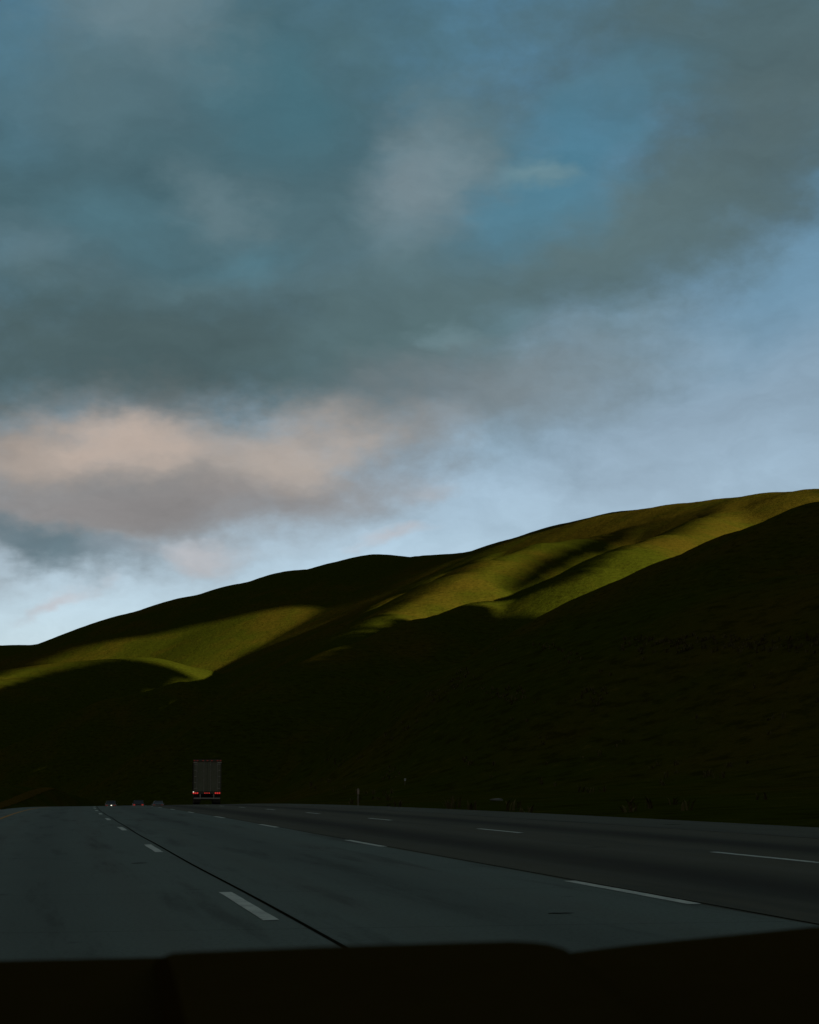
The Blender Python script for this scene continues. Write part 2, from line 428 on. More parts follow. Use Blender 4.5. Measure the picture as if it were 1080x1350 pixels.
def build_world():
    w = bpy.data.worlds.new('World'); SC.world = w; w.use_nodes = True
    nt = w.node_tree; N = NT(nt)
    bg = nt.nodes['Background']; bg.inputs['Strength'].default_value = SKYS
    G = 1.0/(SKYS*2**EXPO)
    def C(r, g, b): return (lin(r)*G, lin(g)*G, lin(b)*G, 1.0)
    tc = N.add('ShaderNodeTexCoord'); d = tc.outputs['Generated']
    sep = N.add('ShaderNodeSeparateXYZ'); nt.links.new(d, sep.inputs[0])
    az = N.math('MULTIPLY', N.math('ARCTAN2', sep.outputs[0], sep.outputs[1]), 57.29578)
    el = N.math('MULTIPLY', N.math('ARCSINE', sep.outputs[2]), 57.29578)
    cmb = N.add('ShaderNodeCombineXYZ'); nt.links.new(az, cmb.inputs[0]); nt.links.new(el, cmb.inputs[1])
    ae = cmb.outputs[0]
    # clear sky
    sky = N.add('ShaderNodeTexSky', sky_type='NISHITA'); sky.sun_disc = False
    sky.sun_elevation = SUN_EL; sky.sun_rotation = SUN_AZ
    sky.air_density = 1.0; sky.dust_density = .6; sky.ozone_density = 1.5
    ramp = N.add('ShaderNodeValToRGB')
    nt.links.new(N.math('DIVIDE', el, 30.0, clamp=True), ramp.inputs[0])
    cr = ramp.color_ramp
    stops = [(2, (190, 206, 218)), (6.2, (172, 194, 213)), (9, (158, 182, 202)), (12, (128, 160, 182)), (15, (104, 148, 176)), (19, (82, 134, 164)), (25, (68, 122, 152))]
    while len(cr.elements) < len(stops): cr.elements.new(.5)
    for e, (p, c) in zip(cr.elements, stops):
        e.position = p/30; e.color = C(*c)
    nish = N.mix(1.0, sky.outputs[0], (1, 1, 1, 1), 'MULTIPLY')
    base = N.mix(.12, ramp.outputs[0], nish)
    # domain warp
    w1 = N.noise(N.vmath('MULTIPLY', ae, (1, 1.5, 1)), .10, 5, .58, color=True)
    w2 = N.noise(N.vmath('MULTIPLY', ae, (1, 1.9, 1)), .42, 5, .62, color=True)
    off = N.vmath('ADD', N.vmath('SCALE', N.vmath('SUBTRACT', w1, (.5, .5, .5)), scale=8.0),
                  N.vmath('SCALE', N.vmath('SUBTRACT', w2, (.5, .5, .5)), scale=2.0))
    aw = N.vmath('ADD', ae, N.vmath('MULTIPLY', off, (1, .55, 0)))
    soft = N.noise(N.vmath('MULTIPLY', ae, (1, 1.25, 1)), .23, 7, .6)
    soft2 = N.noise(N.vmath('MULTIPLY', ae, (1, 1.4, 1)), .9, 5, .6)
    softc = N.math('MULTIPLY', N.math('SUBTRACT', N.math('ADD', N.math('MULTIPLY', soft, .7), N.math('MULTIPLY', soft2, .3)), .5), 1.0)
    cur = base
    K = math.degrees(1/FPX)
    for (u, v, a, b, rot, c, op, s0, s1) in BLOBS:
        A0, E0 = pix_azel(u, v)
        mp = N.add('ShaderNodeMapping', vector_type='TEXTURE')
        nt.links.new(aw, mp.inputs['Vector'])
        mp.inputs['Location'].default_value = (A0, E0, 0)
        mp.inputs['Rotation'].default_value = (0, 0, math.radians(rot))
        mp.inputs['Scale'].default_value = (a*K, b*K, 1)
        q = N.vmath('LENGTH', mp.outputs[0], out='v')
        q = N.math('ADD', q, softc)
        f = N.rng(q, s1+.15, max(0.02, s0-.15), 0.0, op)
        cur = N.mix(f, cur, C(*c))
    # clouds over the rest of the sky (overhead and behind)
    cn = N.noise(N.vmath('MULTIPLY', d, (1, 1, 2.0)), 2.2, 7, .6, .3)
    far = N.rng(N.math('ABSOLUTE', N.math('SUBTRACT', az, 11.0)), 18, 40)
    up = N.rng(el, 26, 38)
    m = N.math('MULTIPLY', N.math('MAXIMUM', far, up), N.rng(cn, .28, .46, 0, .95))
    cur = N.mix(m, cur, N.mix(N.rng(cn, .45, .75), N.mix(N.rng(el, 62, 30), C(98, 116, 122), C(106, 92, 72)), N.mix(N.rng(el, 62, 30), C(72, 92, 98), C(76, 64, 50))))
    # mottling of the cloud deck
    rt = N.add('ShaderNodeMapping', vector_type='POINT'); rt.inputs['Rotation'].default_value = (0, 0, math.radians(-22)); rt.inputs['Scale'].default_value = (.8, 1.7, 1)
    nt.links.new(aw, rt.inputs['Vector'])
    t = N.noise(rt.outputs[0], .30, 8, .62)
    mod = N.rng(t, .28, .72, .89, 1.11, smooth=False)
    cur = N.vmath('SCALE', cur, scale=mod)
    nt.links.new(cur, bg.inputs['Color'])
# layout of the clouds: centre, half axes, tilt (deg, up to the right), colour, density, inner/outer edge
BLOBS = [
 (960, 530, 400, 190, 8, (142, 161, 177), .6, .3, 1.4),
 (1030, 380, 150, 90, 15, (104, 144, 168), .6, .2, 1.4),
 (220, 250, 680, 360, 0, (73, 102, 110), .97, .5, 1.2),
 (620, 330, 340, 170, 15, (92, 118, 126), .8, .3, 1.3),
 (740, 470, 200, 90, 12, (120, 138, 146), .6, .2, 1.4),
 (1010, 60, 320, 190, -15, (80, 102, 106), .95, .4, 1.3),
 (1000, 200, 180, 120, 40, (84, 104, 108), .9, .3, 1.3),
 (830, 300, 270, 62, 22, (88, 110, 114), .9, .3, 1.4),
 (480, 40, 260, 110, 0, (73, 104, 112), .6, .3, 1.3),
 (750, 215, 160, 66, 38, (76, 126, 149), .8, .2, 1.4),
 (690, 265, 85, 40, 10, (88, 134, 154), .55, .2, 1.4),
 (720, 215, 50, 18, -10, (116, 144, 150), .6, .2, 1.4),
 (350, 120, 110, 70, -20, (68, 116, 132), .45, .2, 1.4),
 (10, 90, 70, 120, 0, (80, 120, 138), .5, .2, 1.4),
 (180, 25, 120, 55, 0, (112, 134, 142), .75, .2, 1.4),
 (150, 100, 150, 80, 0, (94, 122, 132), .5, .2, 1.4),
 (620, 150, 110, 60, 30, (100, 126, 134), .6, .2, 1.4),
 (560, 225, 100, 80, 45, (124, 142, 150), .75, .15, 1.4),
 (290, 260, 55, 60, 10, (106, 130, 138), .6, .2, 1.4),
 (150, 285, 90, 45, 10, (84, 124, 138), .45, .2, 1.4),
 (315, 340, 65, 28, 5, (92, 136, 152), .5, .2, 1.4),
 (260, 380, 170, 30, 3, (98, 126, 134), .5, .2, 1.4),
 (40, 345, 85, 38, 0, (100, 126, 136), .6, .2, 1.4),
 (180, 465, 480, 100, 3, (75, 95, 98), .95, .4, 1.2),
 (560, 400, 230, 80, 20, (86, 110, 114), .75, .3, 1.3),
 (590, 430, 50, 18, 0, (116, 142, 150), .5, .2, 1.4),
 (680, 405, 45, 22, 10, (106, 138, 150), .5, .2, 1.4),
 (620, 510, 220, 60, 5, (122, 132, 137), .7, .25, 1.35),
 (165, 648, 350, 116, 5, (138, 136, 135), .95, .45, 1.3),
 (20, 590, 130, 50, 0, (156, 146, 138), .8, .3, 1.3),
 (530, 568, 80, 36, 10, (150, 150, 150), .4, .2, 1.4),
 (345, 592, 115, 58, 10, (170, 160, 152), .8, .2, 1.4),
 (140, 588, 170, 38, 6, (178, 165, 155), .8, .2, 1.4),
 (175, 582, 70, 26, 8, (192, 175, 163), .6, .1, 1.4),
 (385, 600, 70, 34, 10, (180, 168, 158), .5, .1, 1.4),
 (200, 678, 280, 42, 6, (138, 134, 134), .6, .3, 1.35),
 (50, 730, 150, 28, -8, (94, 116, 126), .9, .3, 1.3),
 (170, 740, 70, 18, 0, (130, 144, 154), .6, .2, 1.4),
 (280, 742, 52, 20, 0, (188, 188, 192), .8, .2, 1.4),
 (530, 665, 40, 18, 0, (170, 174, 180), .6, .2, 1.4),
 (492, 724, 34, 11, 0, (188, 190, 196), .7, .2, 1.4),
 (75, 798, 55, 11, 14, (190, 192, 198), .8, .2, 1.4),
]
build_world()

# ------------------------------------------------------------------ unseen sun blockers added behind the camera to shade parts of the hills
# view outlines of slopes kept sunlit; the blockers are shaped around these
SUNLIT = [
 [(-30, 902), (0, 892), (60, 874), (110, 855), (150, 846), (200, 840), (270, 824), (340, 808), (395, 800), (430, 806), (430, 822), (400, 838), (350, 874), (314, 908), (300, 909), (270, 901), (240, 886), (200, 873), (150, 869), (60, 890), (0, 912), (-30, 922)],
 [(404, 874), (455, 842), (525, 801), (585, 768), (618, 748), (632, 728), (700, 705), (760, 688), (830, 670), (852, 688), (819, 698), (774, 716), (721, 738), (690, 758), (662, 786), (640, 790), (600, 800), (560, 811), (470, 845), (405, 878)],
 [(672, 788), (701, 785), (746, 771), (768, 758), (784, 743), (819, 722), (852, 705), (856, 690), (850, 670), (960, 640), (1100, 620), (1100, 680), (1040, 700), (980, 725), (900, 760), (830, 790), (780, 810), (762, 828), (735, 822), (690, 811), (640, 801), (600, 804), (560, 813), (560, 800), (640, 782)],
]
BLOCKER_H = 620.0
def in_poly(px, py, poly):
    ins = np.zeros(px.shape, bool)
    for i in range(len(poly)):
        x0, y0 = poly[i]; x1, y1 = poly[(i+1) % len(poly)]
        ins ^= ((y0 > py) != (y1 > py)) & (px < (x1-x0)*(py-y0)/(y1-y0+1e-9)+x0)
    return ins
def blur(a, n):
    for _ in range(n):
        p = np.pad(a, 1, mode='edge')
        a = (p[:-2, 1:-1]+p[2:, 1:-1]+p[1:-1, :-2]+p[1:-1, 2:]+4*p[1:-1, 1:-1])/8
    return a
def blocker_fields():
    g = 6.0; xs = np.arange(-900, 1700, g); ys = np.arange(-500, 2900, g)
    GX, GY = np.meshgrid(xs, ys); H = terrain(GX, GY)
    def hz(x, y):
        fx = np.clip((x-xs[0])/g, 0, len(xs)-1.001); fy = np.clip((y-ys[0])/g, 0, len(ys)-1.001)
        i = fx.astype(int); j = fy.astype(int); a = fx-i; b = fy-j
        return (H[j, i]*(1-a)+H[j, i+1]*a)*(1-b)+(H[j+1, i]*(1-a)+H[j+1, i+1]*a)*b
    UU, VV = np.meshgrid(np.arange(-60, 1110, 2.5), np.arange(635, 1078, 2.5))
    a, p = YAW, PITCH
    F = np.array((math.sin(a)*math.cos(p), math.cos(a)*math.cos(p), math.sin(p))); R = np.array((math.cos(a), -math.sin(a), 0)); Up = np.cross(R, F)
    D = F+R*((UU[..., None]-540)/FPX)+Up*((675-VV[..., None])/FPX)
    D = D/np.hypot(D[..., 0], D[..., 1])[..., None]
    hr = np.zeros(UU.shape); done = np.zeros(UU.shape, bool)
    for r in np.concatenate([np.geomspace(30, 400, 90), np.arange(404, 2850, 4.)]):
        b = (hz(D[..., 0]*r, D[..., 1]*r) > CAMH+D[..., 2]*r) & ~done
        hr[b] = r; done |= b
    x, y = D[..., 0]*hr, D[..., 1]*hr; z = hz(x, y)
    S = np.array(SDIR); hd = S[:2]/np.hypot(*S[:2]); te = S[2]/np.hypot(*S[:2])
    lit = np.zeros(UU.shape, bool)
    for q in SUNLIT: lit |= in_poly(UU, VV, q)
    sh = np.zeros(UU.shape, bool); thr = np.where(lit, 2.0, np.where(UU < 330, 30.0, 6.0))
    for d in np.concatenate([np.arange(10, 200, 6), np.arange(200, 1500, 10)]):
        sh |= hz(x+hd[0]*d, y+hd[1]*d) > z+thr+te*d
    k = (BLOCKER_H-z)/S[2]
    wt = np.where(lit, np.where((UU > 400) & (UU < 780), np.where(UU < 510, -7.0, -2.5), -1.15), np.where((UU < 292) & (VV > 888) & (UU > 140) & (VV < 965), 1.7, np.where((UU > 660) & (UU < 860) & (VV < 785), 5.0, 1.0)))
    return x+S[0]*k, y+S[1]*k, wt, done & ~sh
def build_sun_blockers():
    cx, cy, wt, ok = blocker_fields()
    # horizontal grid in the blocker layer, aligned with the sun
    hd = np.array(SDIR)[:2]; hd = hd/np.hypot(*hd); pe = np.array((hd[1], -hd[0]))
    A = cx*hd[0]+cy*hd[1]; B = cx*pe[0]+cy*pe[1]
    ca, cb = 14.0, 4.0
    a0, a1 = A[ok].min()-12*ca, A[ok].max()+12*ca; b0, b1 = B[ok].min()-12*cb, B[ok].max()+12*cb
    na, nb = int((a1-a0)/ca)+1, int((b1-b0)/cb)+1
    num = np.zeros((na, nb)); den = np.zeros((na, nb))
    ia = ((A[ok]-a0)/ca).astype(int); ib = ((B[ok]-b0)/cb).astype(int)
    np.add.at(num, (ia, ib), wt[ok]); np.add.at(den, (ia, ib), 1.0)
    f = np.clip(num, -2, 2)
    # spread the votes into neighbouring empty cells
    wgt = np.minimum(den, 1)
    v = np.where(den > 0, np.sign(num), 0.0)
    for _ in range(7):
        bw = blur(wgt, 1); bv = blur(v*wgt, 1)
        nv = np.where(bw > .02, bv/np.maximum(bw, 1e-6), 0)
        v = np.where(den > 0, np.sign(num), nv); wgt = np.where(bw > .02, np.maximum(wgt, np.minimum(1, bw*3)), wgt)
    ga = a0+(np.arange(na)[:, None]+.5)*ca; gb = b0+(np.arange(nb)[None]+.5)*cb
    px = ga*hd[0]+gb*pe[0]; py = ga*hd[1]+gb*pe[1]
    qg = np.clip((gb+1010)/110, 0, 1); qg = -(BLOCKER_H-295)*qg*qg*(3-2*qg)/SDIR.z
    px = px+qg*SDIR.x; py = py+qg*SDIR.y
    near = blur((den > 0).astype(float), 60) > .004
    v = np.where(wgt > .05, v, np.where(near, .6, -1.0)); v = np.where((py > 0) & (px < py*.63), -1.0, v); v = np.where((py <= 0) & (px < 350), -1.0, v)
    rs = np.random.RandomState(4)
    f = blur(v, 3) + .10*blur(rs.rand(na, nb)-.5, 2)
    inside = f > 0
    # connected pieces
    lab = np.zeros((na, nb), int); n = 0
    for i in range(na):
        for j in range(nb):
            if inside[i, j] and not lab[i, j]:
                n += 1; st = [(i, j)]; lab[i, j] = n
                while st:
                    p, q = st.pop()
                    for dp in (-1, 0, 1):
                        for dq in (-1, 0, 1):
                            r, t = p+dp, q+dq
                            if 0 <= r < na and 0 <= t < nb and inside[r, t] and not lab[r, t]:
                                lab[r, t] = n; st.append((r, t))
    depth = blur(inside.astype(float), 14)
    for c in range(1, n+1):
        if (lab == c).sum() < 14: continue
        bm = bmesh.new(); top, bot = {}, {}
        def vert(d, key, a, b, z):
            if key not in d:
                q = np.clip((b+1010)/110, 0, 1); q = -(BLOCKER_H-295)*q*q*(3-2*q)/SDIR.z      # the layer hangs lower over the near hills
                d[key] = bm.verts.new((a*hd[0]+b*pe[0]+q*SDIR.x, a*hd[1]+b*pe[1]+q*SDIR.y, z+q*SDIR.z))
            return d[key]
        def node(i, j): return f[i, j] if lab[i, j] == c else min(f[i, j], -1e-3)
        edge = {}
        for i in range(na-1):
            for j in range(nb-1):
                cs = [(i, j), (i+1, j), (i+1, j+1), (i, j+1)]
                if not any(lab[q] == c for q in cs): continue
                poly = []
                for m_ in range(4):
                    p, q = cs[m_], cs[(m_+1) % 4]; fp, fq = node(*p), node(*q)
                    if fp > 0:
                        poly.append((p, a0+(p[0]+.5)*ca, b0+(p[1]+.5)*cb, depth[p]))
                    if (fp > 0) != (fq > 0):
                        t = fp/(fp-fq); k = tuple(sorted((p, q)))
                        poly.append((k, a0+(p[0]+.5+(q[0]-p[0])*t)*ca, b0+(p[1]+.5+(q[1]-p[1])*t)*cb, 0))
                if len(poly) < 3: continue
                tv = [vert(top, k, a, b, BLOCKER_H+2+7*dd) for k, a, b, dd in poly]
                bv = [vert(bot, k, a, b, BLOCKER_H-2*dd) for k, a, b, dd in poly]
                bm.faces.new(tv); bm.faces.new(bv[::-1])
                for m_ in range(len(poly)):
                    if poly[m_][3] == 0 and poly[(m_+1) % len(poly)][3] == 0:
                        q = (m_+1) % len(poly)
                        try: bm.faces.new((tv[m_], bv[m_], bv[q], tv[q]))
                        except ValueError: pass
        o = obj('sun_blocker', bm, blocker_mat, smooth=True); o['kind'] = 'structure'  # added thin sheet, cut so its shadow falls on chosen slopes
blocker_mat = simple('blocker_grey', (.75, .75, .76), 1.0, spec=0, scale=.01)
build_sun_blockers()
def high_sun_blocker():  # added unseen sheet that keeps the far left hill in shade
    p = Vector(at(30, 862, 2600)); H = 1250.0; c = p + SDIR*((H-p.z)/SDIR.z)
    bm = bmesh.new(); bmesh.ops.create_icosphere(bm, subdivisions=4, radius=1.0)
    a = math.atan2(SDIR.y, SDIR.x)
    for v in bm.verts:
        q = v.co; k = 1+.10*math.sin(4*q.x+1)*math.cos(3*q.y)+.06*math.sin(9*q.y+2*q.x)
        x, y = q.x*800*k, q.y*300*k
        v.co = Vector((c.x+x*math.cos(a)-y*math.sin(a), c.y+x*math.sin(a)+y*math.cos(a), H+q.z*(16 if q.z > 0 else 5)*k))
    o = obj('sun_blocker', bm, blocker_mat, smooth=True); o['kind'] = 'structure'
high_sun_blocker()

# ------------------------------------------------------------------ vehicles
rubber = simple('tyre_rubber', (.012, .012, .012), .9, var=.2)
black = simple('black_plastic', (.012, .012, .011), .6)
galv = simple('galvanised_steel', (.30, .31, .29), .45, .4)
door_m = simple('weathered_aluminium_door', (.130, .146, .102), .6, .0, var=.3, scale=1.2)
side_m = simple('trailer_side_panel', (.010, .010, .008), .8, spec=.1)
red_lit = simple('lit_red_lens', (.3, .01, .01), .3, emit=(1, .055, .045, 1), estr=.17, var=.05)
red_dim = simple('dim_red_lens', (.12, .015, .012), .3, emit=(1, .10, .07, 1), estr=.03, var=.05)
white_lit = simple('lit_white_gleam', (.6, .6, .55), .3, emit=(1, .95, .8, 1), estr=.5, var=.02)
reflect = simple('white_reflective_tape', (.50, .50, .44), .4)
rim_m = simple('steel_rim', (.25, .25, .25), .4, .6)

def frame_at(name, X, s):
    e = empty(name); h = road_head(s)
    e.location = road_pt(X, s); e.rotation_euler = (math.atan2(h.z, math.hypot(h.x, h.y)), 0, -math.atan2(h.x, h.y))
    return e
def wheel(parent, x, y, r, w, dual=0.0):
    bm = bmesh.new()
    for dx in ((0,) if not dual else (-dual/2, dual/2)):
        n = 28; prof = [(-w/2, r*.62), (-w/2, r*.93), (-w*.38, r), (w*.38, r), (w/2, r*.93), (w/2, r*.62)]
        rg = []
        for px, pr in prof:
            rg.append([bm.verts.new((dx+px, pr*math.cos(2*math.pi*k/n), pr*math.sin(2*math.pi*k/n))) for k in range(n)])
        for A, B in zip(rg, rg[1:]+rg[:1]):
            for k in range(n): bm.faces.new((A[k], A[(k+1) % n], B[(k+1) % n], B[k]))
    o = obj('wheel', bm, rubber, parent, smooth=True); o.location = (x, y, r)
    bm = bmesh.new()
    hw = (dual+w)/2
    cyl(bm, (-hw*.9, 0, 0), (hw*.9, 0, 0), r*.615, seg=20)
    cyl(bm, (-hw*.98, 0, 0), (hw*.98, 0, 0), r*.22, seg=12)
    obj('rim', bm, rim_m, o)
    return o

def semi_truck(X, s):
    t = frame_at('semi_trailer_truck', X, s)
    tag(t, 'tall box trailer truck seen from behind with glowing red tail lights', 'truck')
    t.rotation_euler.z -= math.radians(2.0)
    W, Z0, Z1, L = 1.3, 1.14, 4.12, 14.6
    bm = bmesh.new(); box(bm, -W, W, .10, L, Z0, Z1, .03)
    for k in range(24): box(bm, -W-.012, W+.012, .6+k*.58, .64+k*.58, Z0+.2, Z1-.1)
    obj('cargo_box', bm, side_m, t)
    bm = bmesh.new()
    box(bm, -W, -W+.09, 0, .0975, Z0+.04, Z1-.02, .01); box(bm, W-.09, W, 0, .0975, Z0+.04, Z1-.02, .01)
    box(bm, -W+.092, W-.092, 0, .0975, Z1-.22, Z1-.02, .01); box(bm, -W, W, -.03, .0975, Z0-.19, Z0+.037, .01)
    obj('door_frame', bm, simple('trailer_frame_paint', (.045, .045, .035), .5), t)
    for sx in (-1, 1):
        x0, x1 = (-1.205, -.008) if sx < 0 else (.008, 1.205)
        bm = bmesh.new(); box(bm, x0, x1, .035, .095, Z0+.05, Z1-.23, .012)
        for k in range(1, 7): box(bm, x0+.05, x1-.05, .026, .034, Z0+.05+k*.40, Z0+.075+k*.40)
        d = obj('door', bm, door_m, t)
        for q in (.25, .78):
            x = x0+(x1-x0)*(q if sx > 0 else 1-q)
            bm = bmesh.new(); cyl(bm, (x, .0, Z0+.03), (x, .0, Z1-.2), .022, seg=10)
            for z in (Z0+.35, Z0+1.1, Z0+1.9, Z1-.5): box(bm, x-.05, x+.05, -.01, .025, z-.03, z+.03)
            obj('lock_rod', bm, galv, d)
        for k in range(5):
            z = Z0+.3+k*.56; xe = -1.2 if sx < 0 else 1.2
            bm = bmesh.new(); box(bm, min(xe, xe-sx*.20), max(xe, xe-sx*.20), .005, .03, z-.035, z+.035, .004)
            obj('hinge', bm, galv, d)
    for x0, x1 in ((-1.28, -.95), (.95, 1.28)):
        bm = bmesh.new(); box(bm, x0, x1, -.012, -.002, Z1-.30, Z1-.25); obj('reflective_strip', bm, reflect, t)
    for x in (-1.2, -.92, -.4, 0, .4, .92, 1.2):
        bm = bmesh.new(); box(bm, x-.07, x+.07, -.04, -.001, Z1-.14, Z1-.08, .012); obj('marker_light', bm, red_dim, t)
    for xs in ((-1.24, -1.06, -.88), (-.2, 0, .2), (.78, .96, 1.14)):
        for x in xs:
            bm = bmesh.new(); cyl(bm, (x, -.06, Z0-.10), (x, -.028, Z0-.10), .078 if abs(x) > .3 else .05, seg=16)
            obj('tail_light', bm, red_lit, t)
    bm = bmesh.new(); box(bm, -1.29, -1.20, -.05, -.031, Z0-.02, Z0+.035, .01); obj('gleam', bm, white_lit, t)  # white glint at the left tail light, built as a small glowing part
    bm = bmesh.new(); box(bm, -1.2, 1.2, -.02, .08, .50, .62, .015)
    for sx in (-.62, .62): box(bm, sx-.05, sx+.05, -.01, .07, .625, Z0-.195)
    obj('underride_guard', bm, galv, t)
    for sx in (-.9, .9):
        bm = bmesh.new(); box(bm, sx-.33, sx+.33, .55, .57, .2, Z0-.2); obj('mud_flap', bm, black, t)
    bm = bmesh.new()
    for sx in (-.5, .5): box(bm, sx-.06, sx+.06, .2, L-1.5, Z0-.36, Z0-.002)
    for y in (1.3, 2.6): cyl(bm, (-1.2, y, .51), (1.2, y, .51), .07)
    box(bm, -.55, -.45, 9.3, 9.45, .35, Z0-.37); box(bm, .45, .55, 9.3, 9.45, .35, Z0-.37)
    obj('chassis', bm, black, t)
    for y in (1.3, 2.6):
        for sx in (-1, 1): wheel(t, sx*.95, y, .51, .27, .32)
    # tractor
    bm = bmesh.new()
    box(bm, -1.2, 1.2, 15.2, 17.4, .95, 3.75, .12); box(bm, -1.05, 1.05, 17.35, 19.2, .75, 2.1, .18)
    box(bm, -.45, .45, 12.6, 18.8, .72, .94)
    cab = obj('cab', bm, simple('cab_paint', (.10, .09, .08), .35), t)
    bm = bmesh.new(); box(bm, -1.0, 1.0, 17.40, 17.43, 2.15, 3.0); obj('windshield', bm, simple('dark_glass', (.01, .012, .014), .05), cab)
    for y in (13.2, 14.5):
        for sx in (-1, 1): wheel(t, sx*.95, y, .51, .27, .32)
    for sx in (-1, 1): wheel(t, sx*1.02, 18.2, .51, .3)
    return t
semi_truck(11.6, 174)

glass = simple('car_glass', (.012, .014, .016), .06, var=.05)
def car(name, label, cat, X, s, paint_rgb, L=4.6, W=.91, H=1.46, wagon=False, lights=red_dim, glint=None):
    t = frame_at(name, X, s); tag(t, label, cat, 'cars beyond the crest of the highway')
    pm = simple(name+'_paint', paint_rgb, .3, .2, var=.06)
    # body: sections from tail (y=0) to nose (y=L): y, half width, bottom, beltline
    secs = [(0, .80, .46, .86), (.06, .92, .30, .95), (.5, 1.0, .24, .98), (1.2, 1.0, .22, .97), (2.4, 1.0, .22, .95), (3.4, .99, .22, .90), (4.2, .93, .24, .78), (4.55, .82, .30, .66), (4.6, .72, .40, .58)]
    bm = bmesh.new(); rg = []
    for y, w, b, tp in secs:
        w *= W; y = y*L/4.6; tp *= H/1.46
        pts = [(-w*.90, b), (-w*.99, b+.10), (-w, (b+tp)/2), (-w*.97, tp-.08), (-w*.86, tp), (-w*.4, tp+.025), (w*.4, tp+.025), (w*.86, tp), (w*.97, tp-.08), (w, (b+tp)/2), (w*.99, b+.10), (w*.90, b)]
        rg.append([bm.verts.new((x, y, z)) for x, z in pts])
    for A, B in zip(rg, rg[1:]):
        for k in range(12): bm.faces.new((A[k], A[(k+1) % 12], B[(k+1) % 12], B[k]))
    bm.faces.new(rg[0]); bm.faces.new(rg[-1])
    body = obj('body', bm, pm, t, smooth=True)
    # greenhouse: glass shell with a painted roof and pillars
    y0, y1, y2, y3 = ((.25, .55, 2.6, 3.35) if wagon else (.75, 1.45, 2.7, 3.5))
    y0, y1, y2, y3 = [q*L/4.6 for q in (y0, y1, y2, y3)]
    zb, zt = .96*H/1.46, H
    bm = bmesh.new()
    lo = [bm.verts.new(p) for p in ((-W*.86, y0, zb), (W*.86, y0, zb), (W*.86, y3, zb-.04), (-W*.86, y3, zb-.04))]
    hi = [bm.verts.new(p) for p in ((-W*.68, y1, zt-.05), (W*.68, y1, zt-.05), (W*.68, y2, zt-.05), (-W*.68, y2, zt-.05))]
    for k in range(4): bm.faces.new((lo[k], lo[(k+1) % 4], hi[(k+1) % 4], hi[k]))
    bm.faces.new(hi); bm.faces.new(lo[::-1])
    obj('window', bm, glass, body)
    bm = bmesh.new(); box(bm, -W*.69, W*.69, y1-.04, y2+.04, zt-.052, zt, .025)
    for a, b in ((lo[0], hi[0]), (lo[1], hi[1]), (lo[2], hi[2]), (lo[3], hi[3])) if False else ():
        pass
    for sx in (-1, 1):
        cyl(bm, (sx*W*.86, y0, zb), (sx*W*.69, y1, zt-.04), .04, seg=8); cyl(bm, (sx*W*.86, y3, zb-.04), (sx*W*.69, y2, zt-.04), .035, seg=8)
        cyl(bm, (sx*W*.87, (y0+y3)/2, zb-.03), (sx*W*.69, (y1+y2)/2, zt-.04), .03, seg=8)
    obj('roof', bm, pm, body)
    for sx in (-1, 1):
        bm = bmesh.new(); box(bm, min(sx*W*.52, sx*W*.86), max(sx*W*.52, sx*W*.86), -.02, .03, .70*H/1.46, .84*H/1.46, .012); obj('tail_light', bm, lights, t)
        bm = bmesh.new(); box(bm, min(sx*W*.5, sx*W*.74), max(sx*W*.5, sx*W*.74), L-.10, L-.005, .48, .6, .02); obj('headlight', bm, reflect, t)
        bm = bmesh.new(); box(bm, min(sx*W, sx*(W+.16)), max(sx*W, sx*(W+.16)), y3-.35, y3-.22, zb-.02, zb+.11, .03); obj('mirror', bm, pm, body)
    bm = bmesh.new(); box(bm, -W*.86, W*.86, -.06, .05, .36, .52, .03); obj('bumper', bm, black, t)
    bm = bmesh.new(); box(bm, -.16, .16, -.075, -.062, .56, .67); obj('number_plate', bm, reflect, t)
    if glint:
        bm = bmesh.new(); cyl(bm, (glint*W*.45, -.05, .80), (glint*W*.45, -.012, .80), .10, seg=14); obj('gleam', bm, white_lit, t)  # bright white glint, built as a small glowing disc
    for y in (.85, 3.65):
        for sx in (-1, 1): wheel(t, sx*(W-.12), y*L/4.6, .32, .21)
    return t
car('hatchback', 'grey hatchback showing one bright white lamp, leftmost of the far cars', 'car', .4, 300, (.11, .115, .10), 4.3, .88, 1.56, True, red_dim, .3)
car('sedan', 'dark car with brightest red tail lights between two grey cars', 'car', 4.7, 301, (.02, .018, .018), 4.7, .95, 1.62, True, simple('car_red_lens', (.2, .01, .01), .3, emit=(1, .08, .06, 1), estr=.09, var=.05))
car('sedan', 'low grey car nearest the truck, rightmost of the far cars', 'car', 7.8, 302, (.075, .08, .075), 4.6, .91, 1.50, False, red_dim)

# ------------------------------------------------------------------ roadside things
def ground(x, y): return float(terrain(np.array([x]), np.array([y]))[0])
def locate(u, X):
    for s in np.arange(40, 200, .5):
        p = road_pt(X, s); F = pix_dir(u, 1050)
        if math.atan2(p.x, p.y) < math.atan2(F.x, F.y): return p, s
    return p, s
p, s_ = locate(473, 16.6)
t = empty('marker_post', (p.x, p.y, ground(p.x, p.y)-.05)); tag(t, 'slim pale roadside marker post with a lighter top beside the right shoulder', 'marker post')
bm = bmesh.new(); box(bm, -.045, .045, -.02, .02, 0, 1.12, .01); obj('post', bm, simple('post_plastic', (.13, .12, .09), .6), t)
bm = bmesh.new(); box(bm, -.06, .06, -.034, -.022, .78, 1.08, .008); obj('reflector', bm, simple('post_reflector', (.34, .28, .24), .4), t)
d = hit_p = None
def hit(u, v):
    d = pix_dir(u, v); h = math.hypot(d.x, d.y); r = np.geomspace(30, 4000, 1500)
    b = terrain(d.x/h*r, d.y/h*r) > CAMH + d.z/h*r
    k = int(np.argmax(b)); return d.x/h*r[k], d.y/h*r[k]
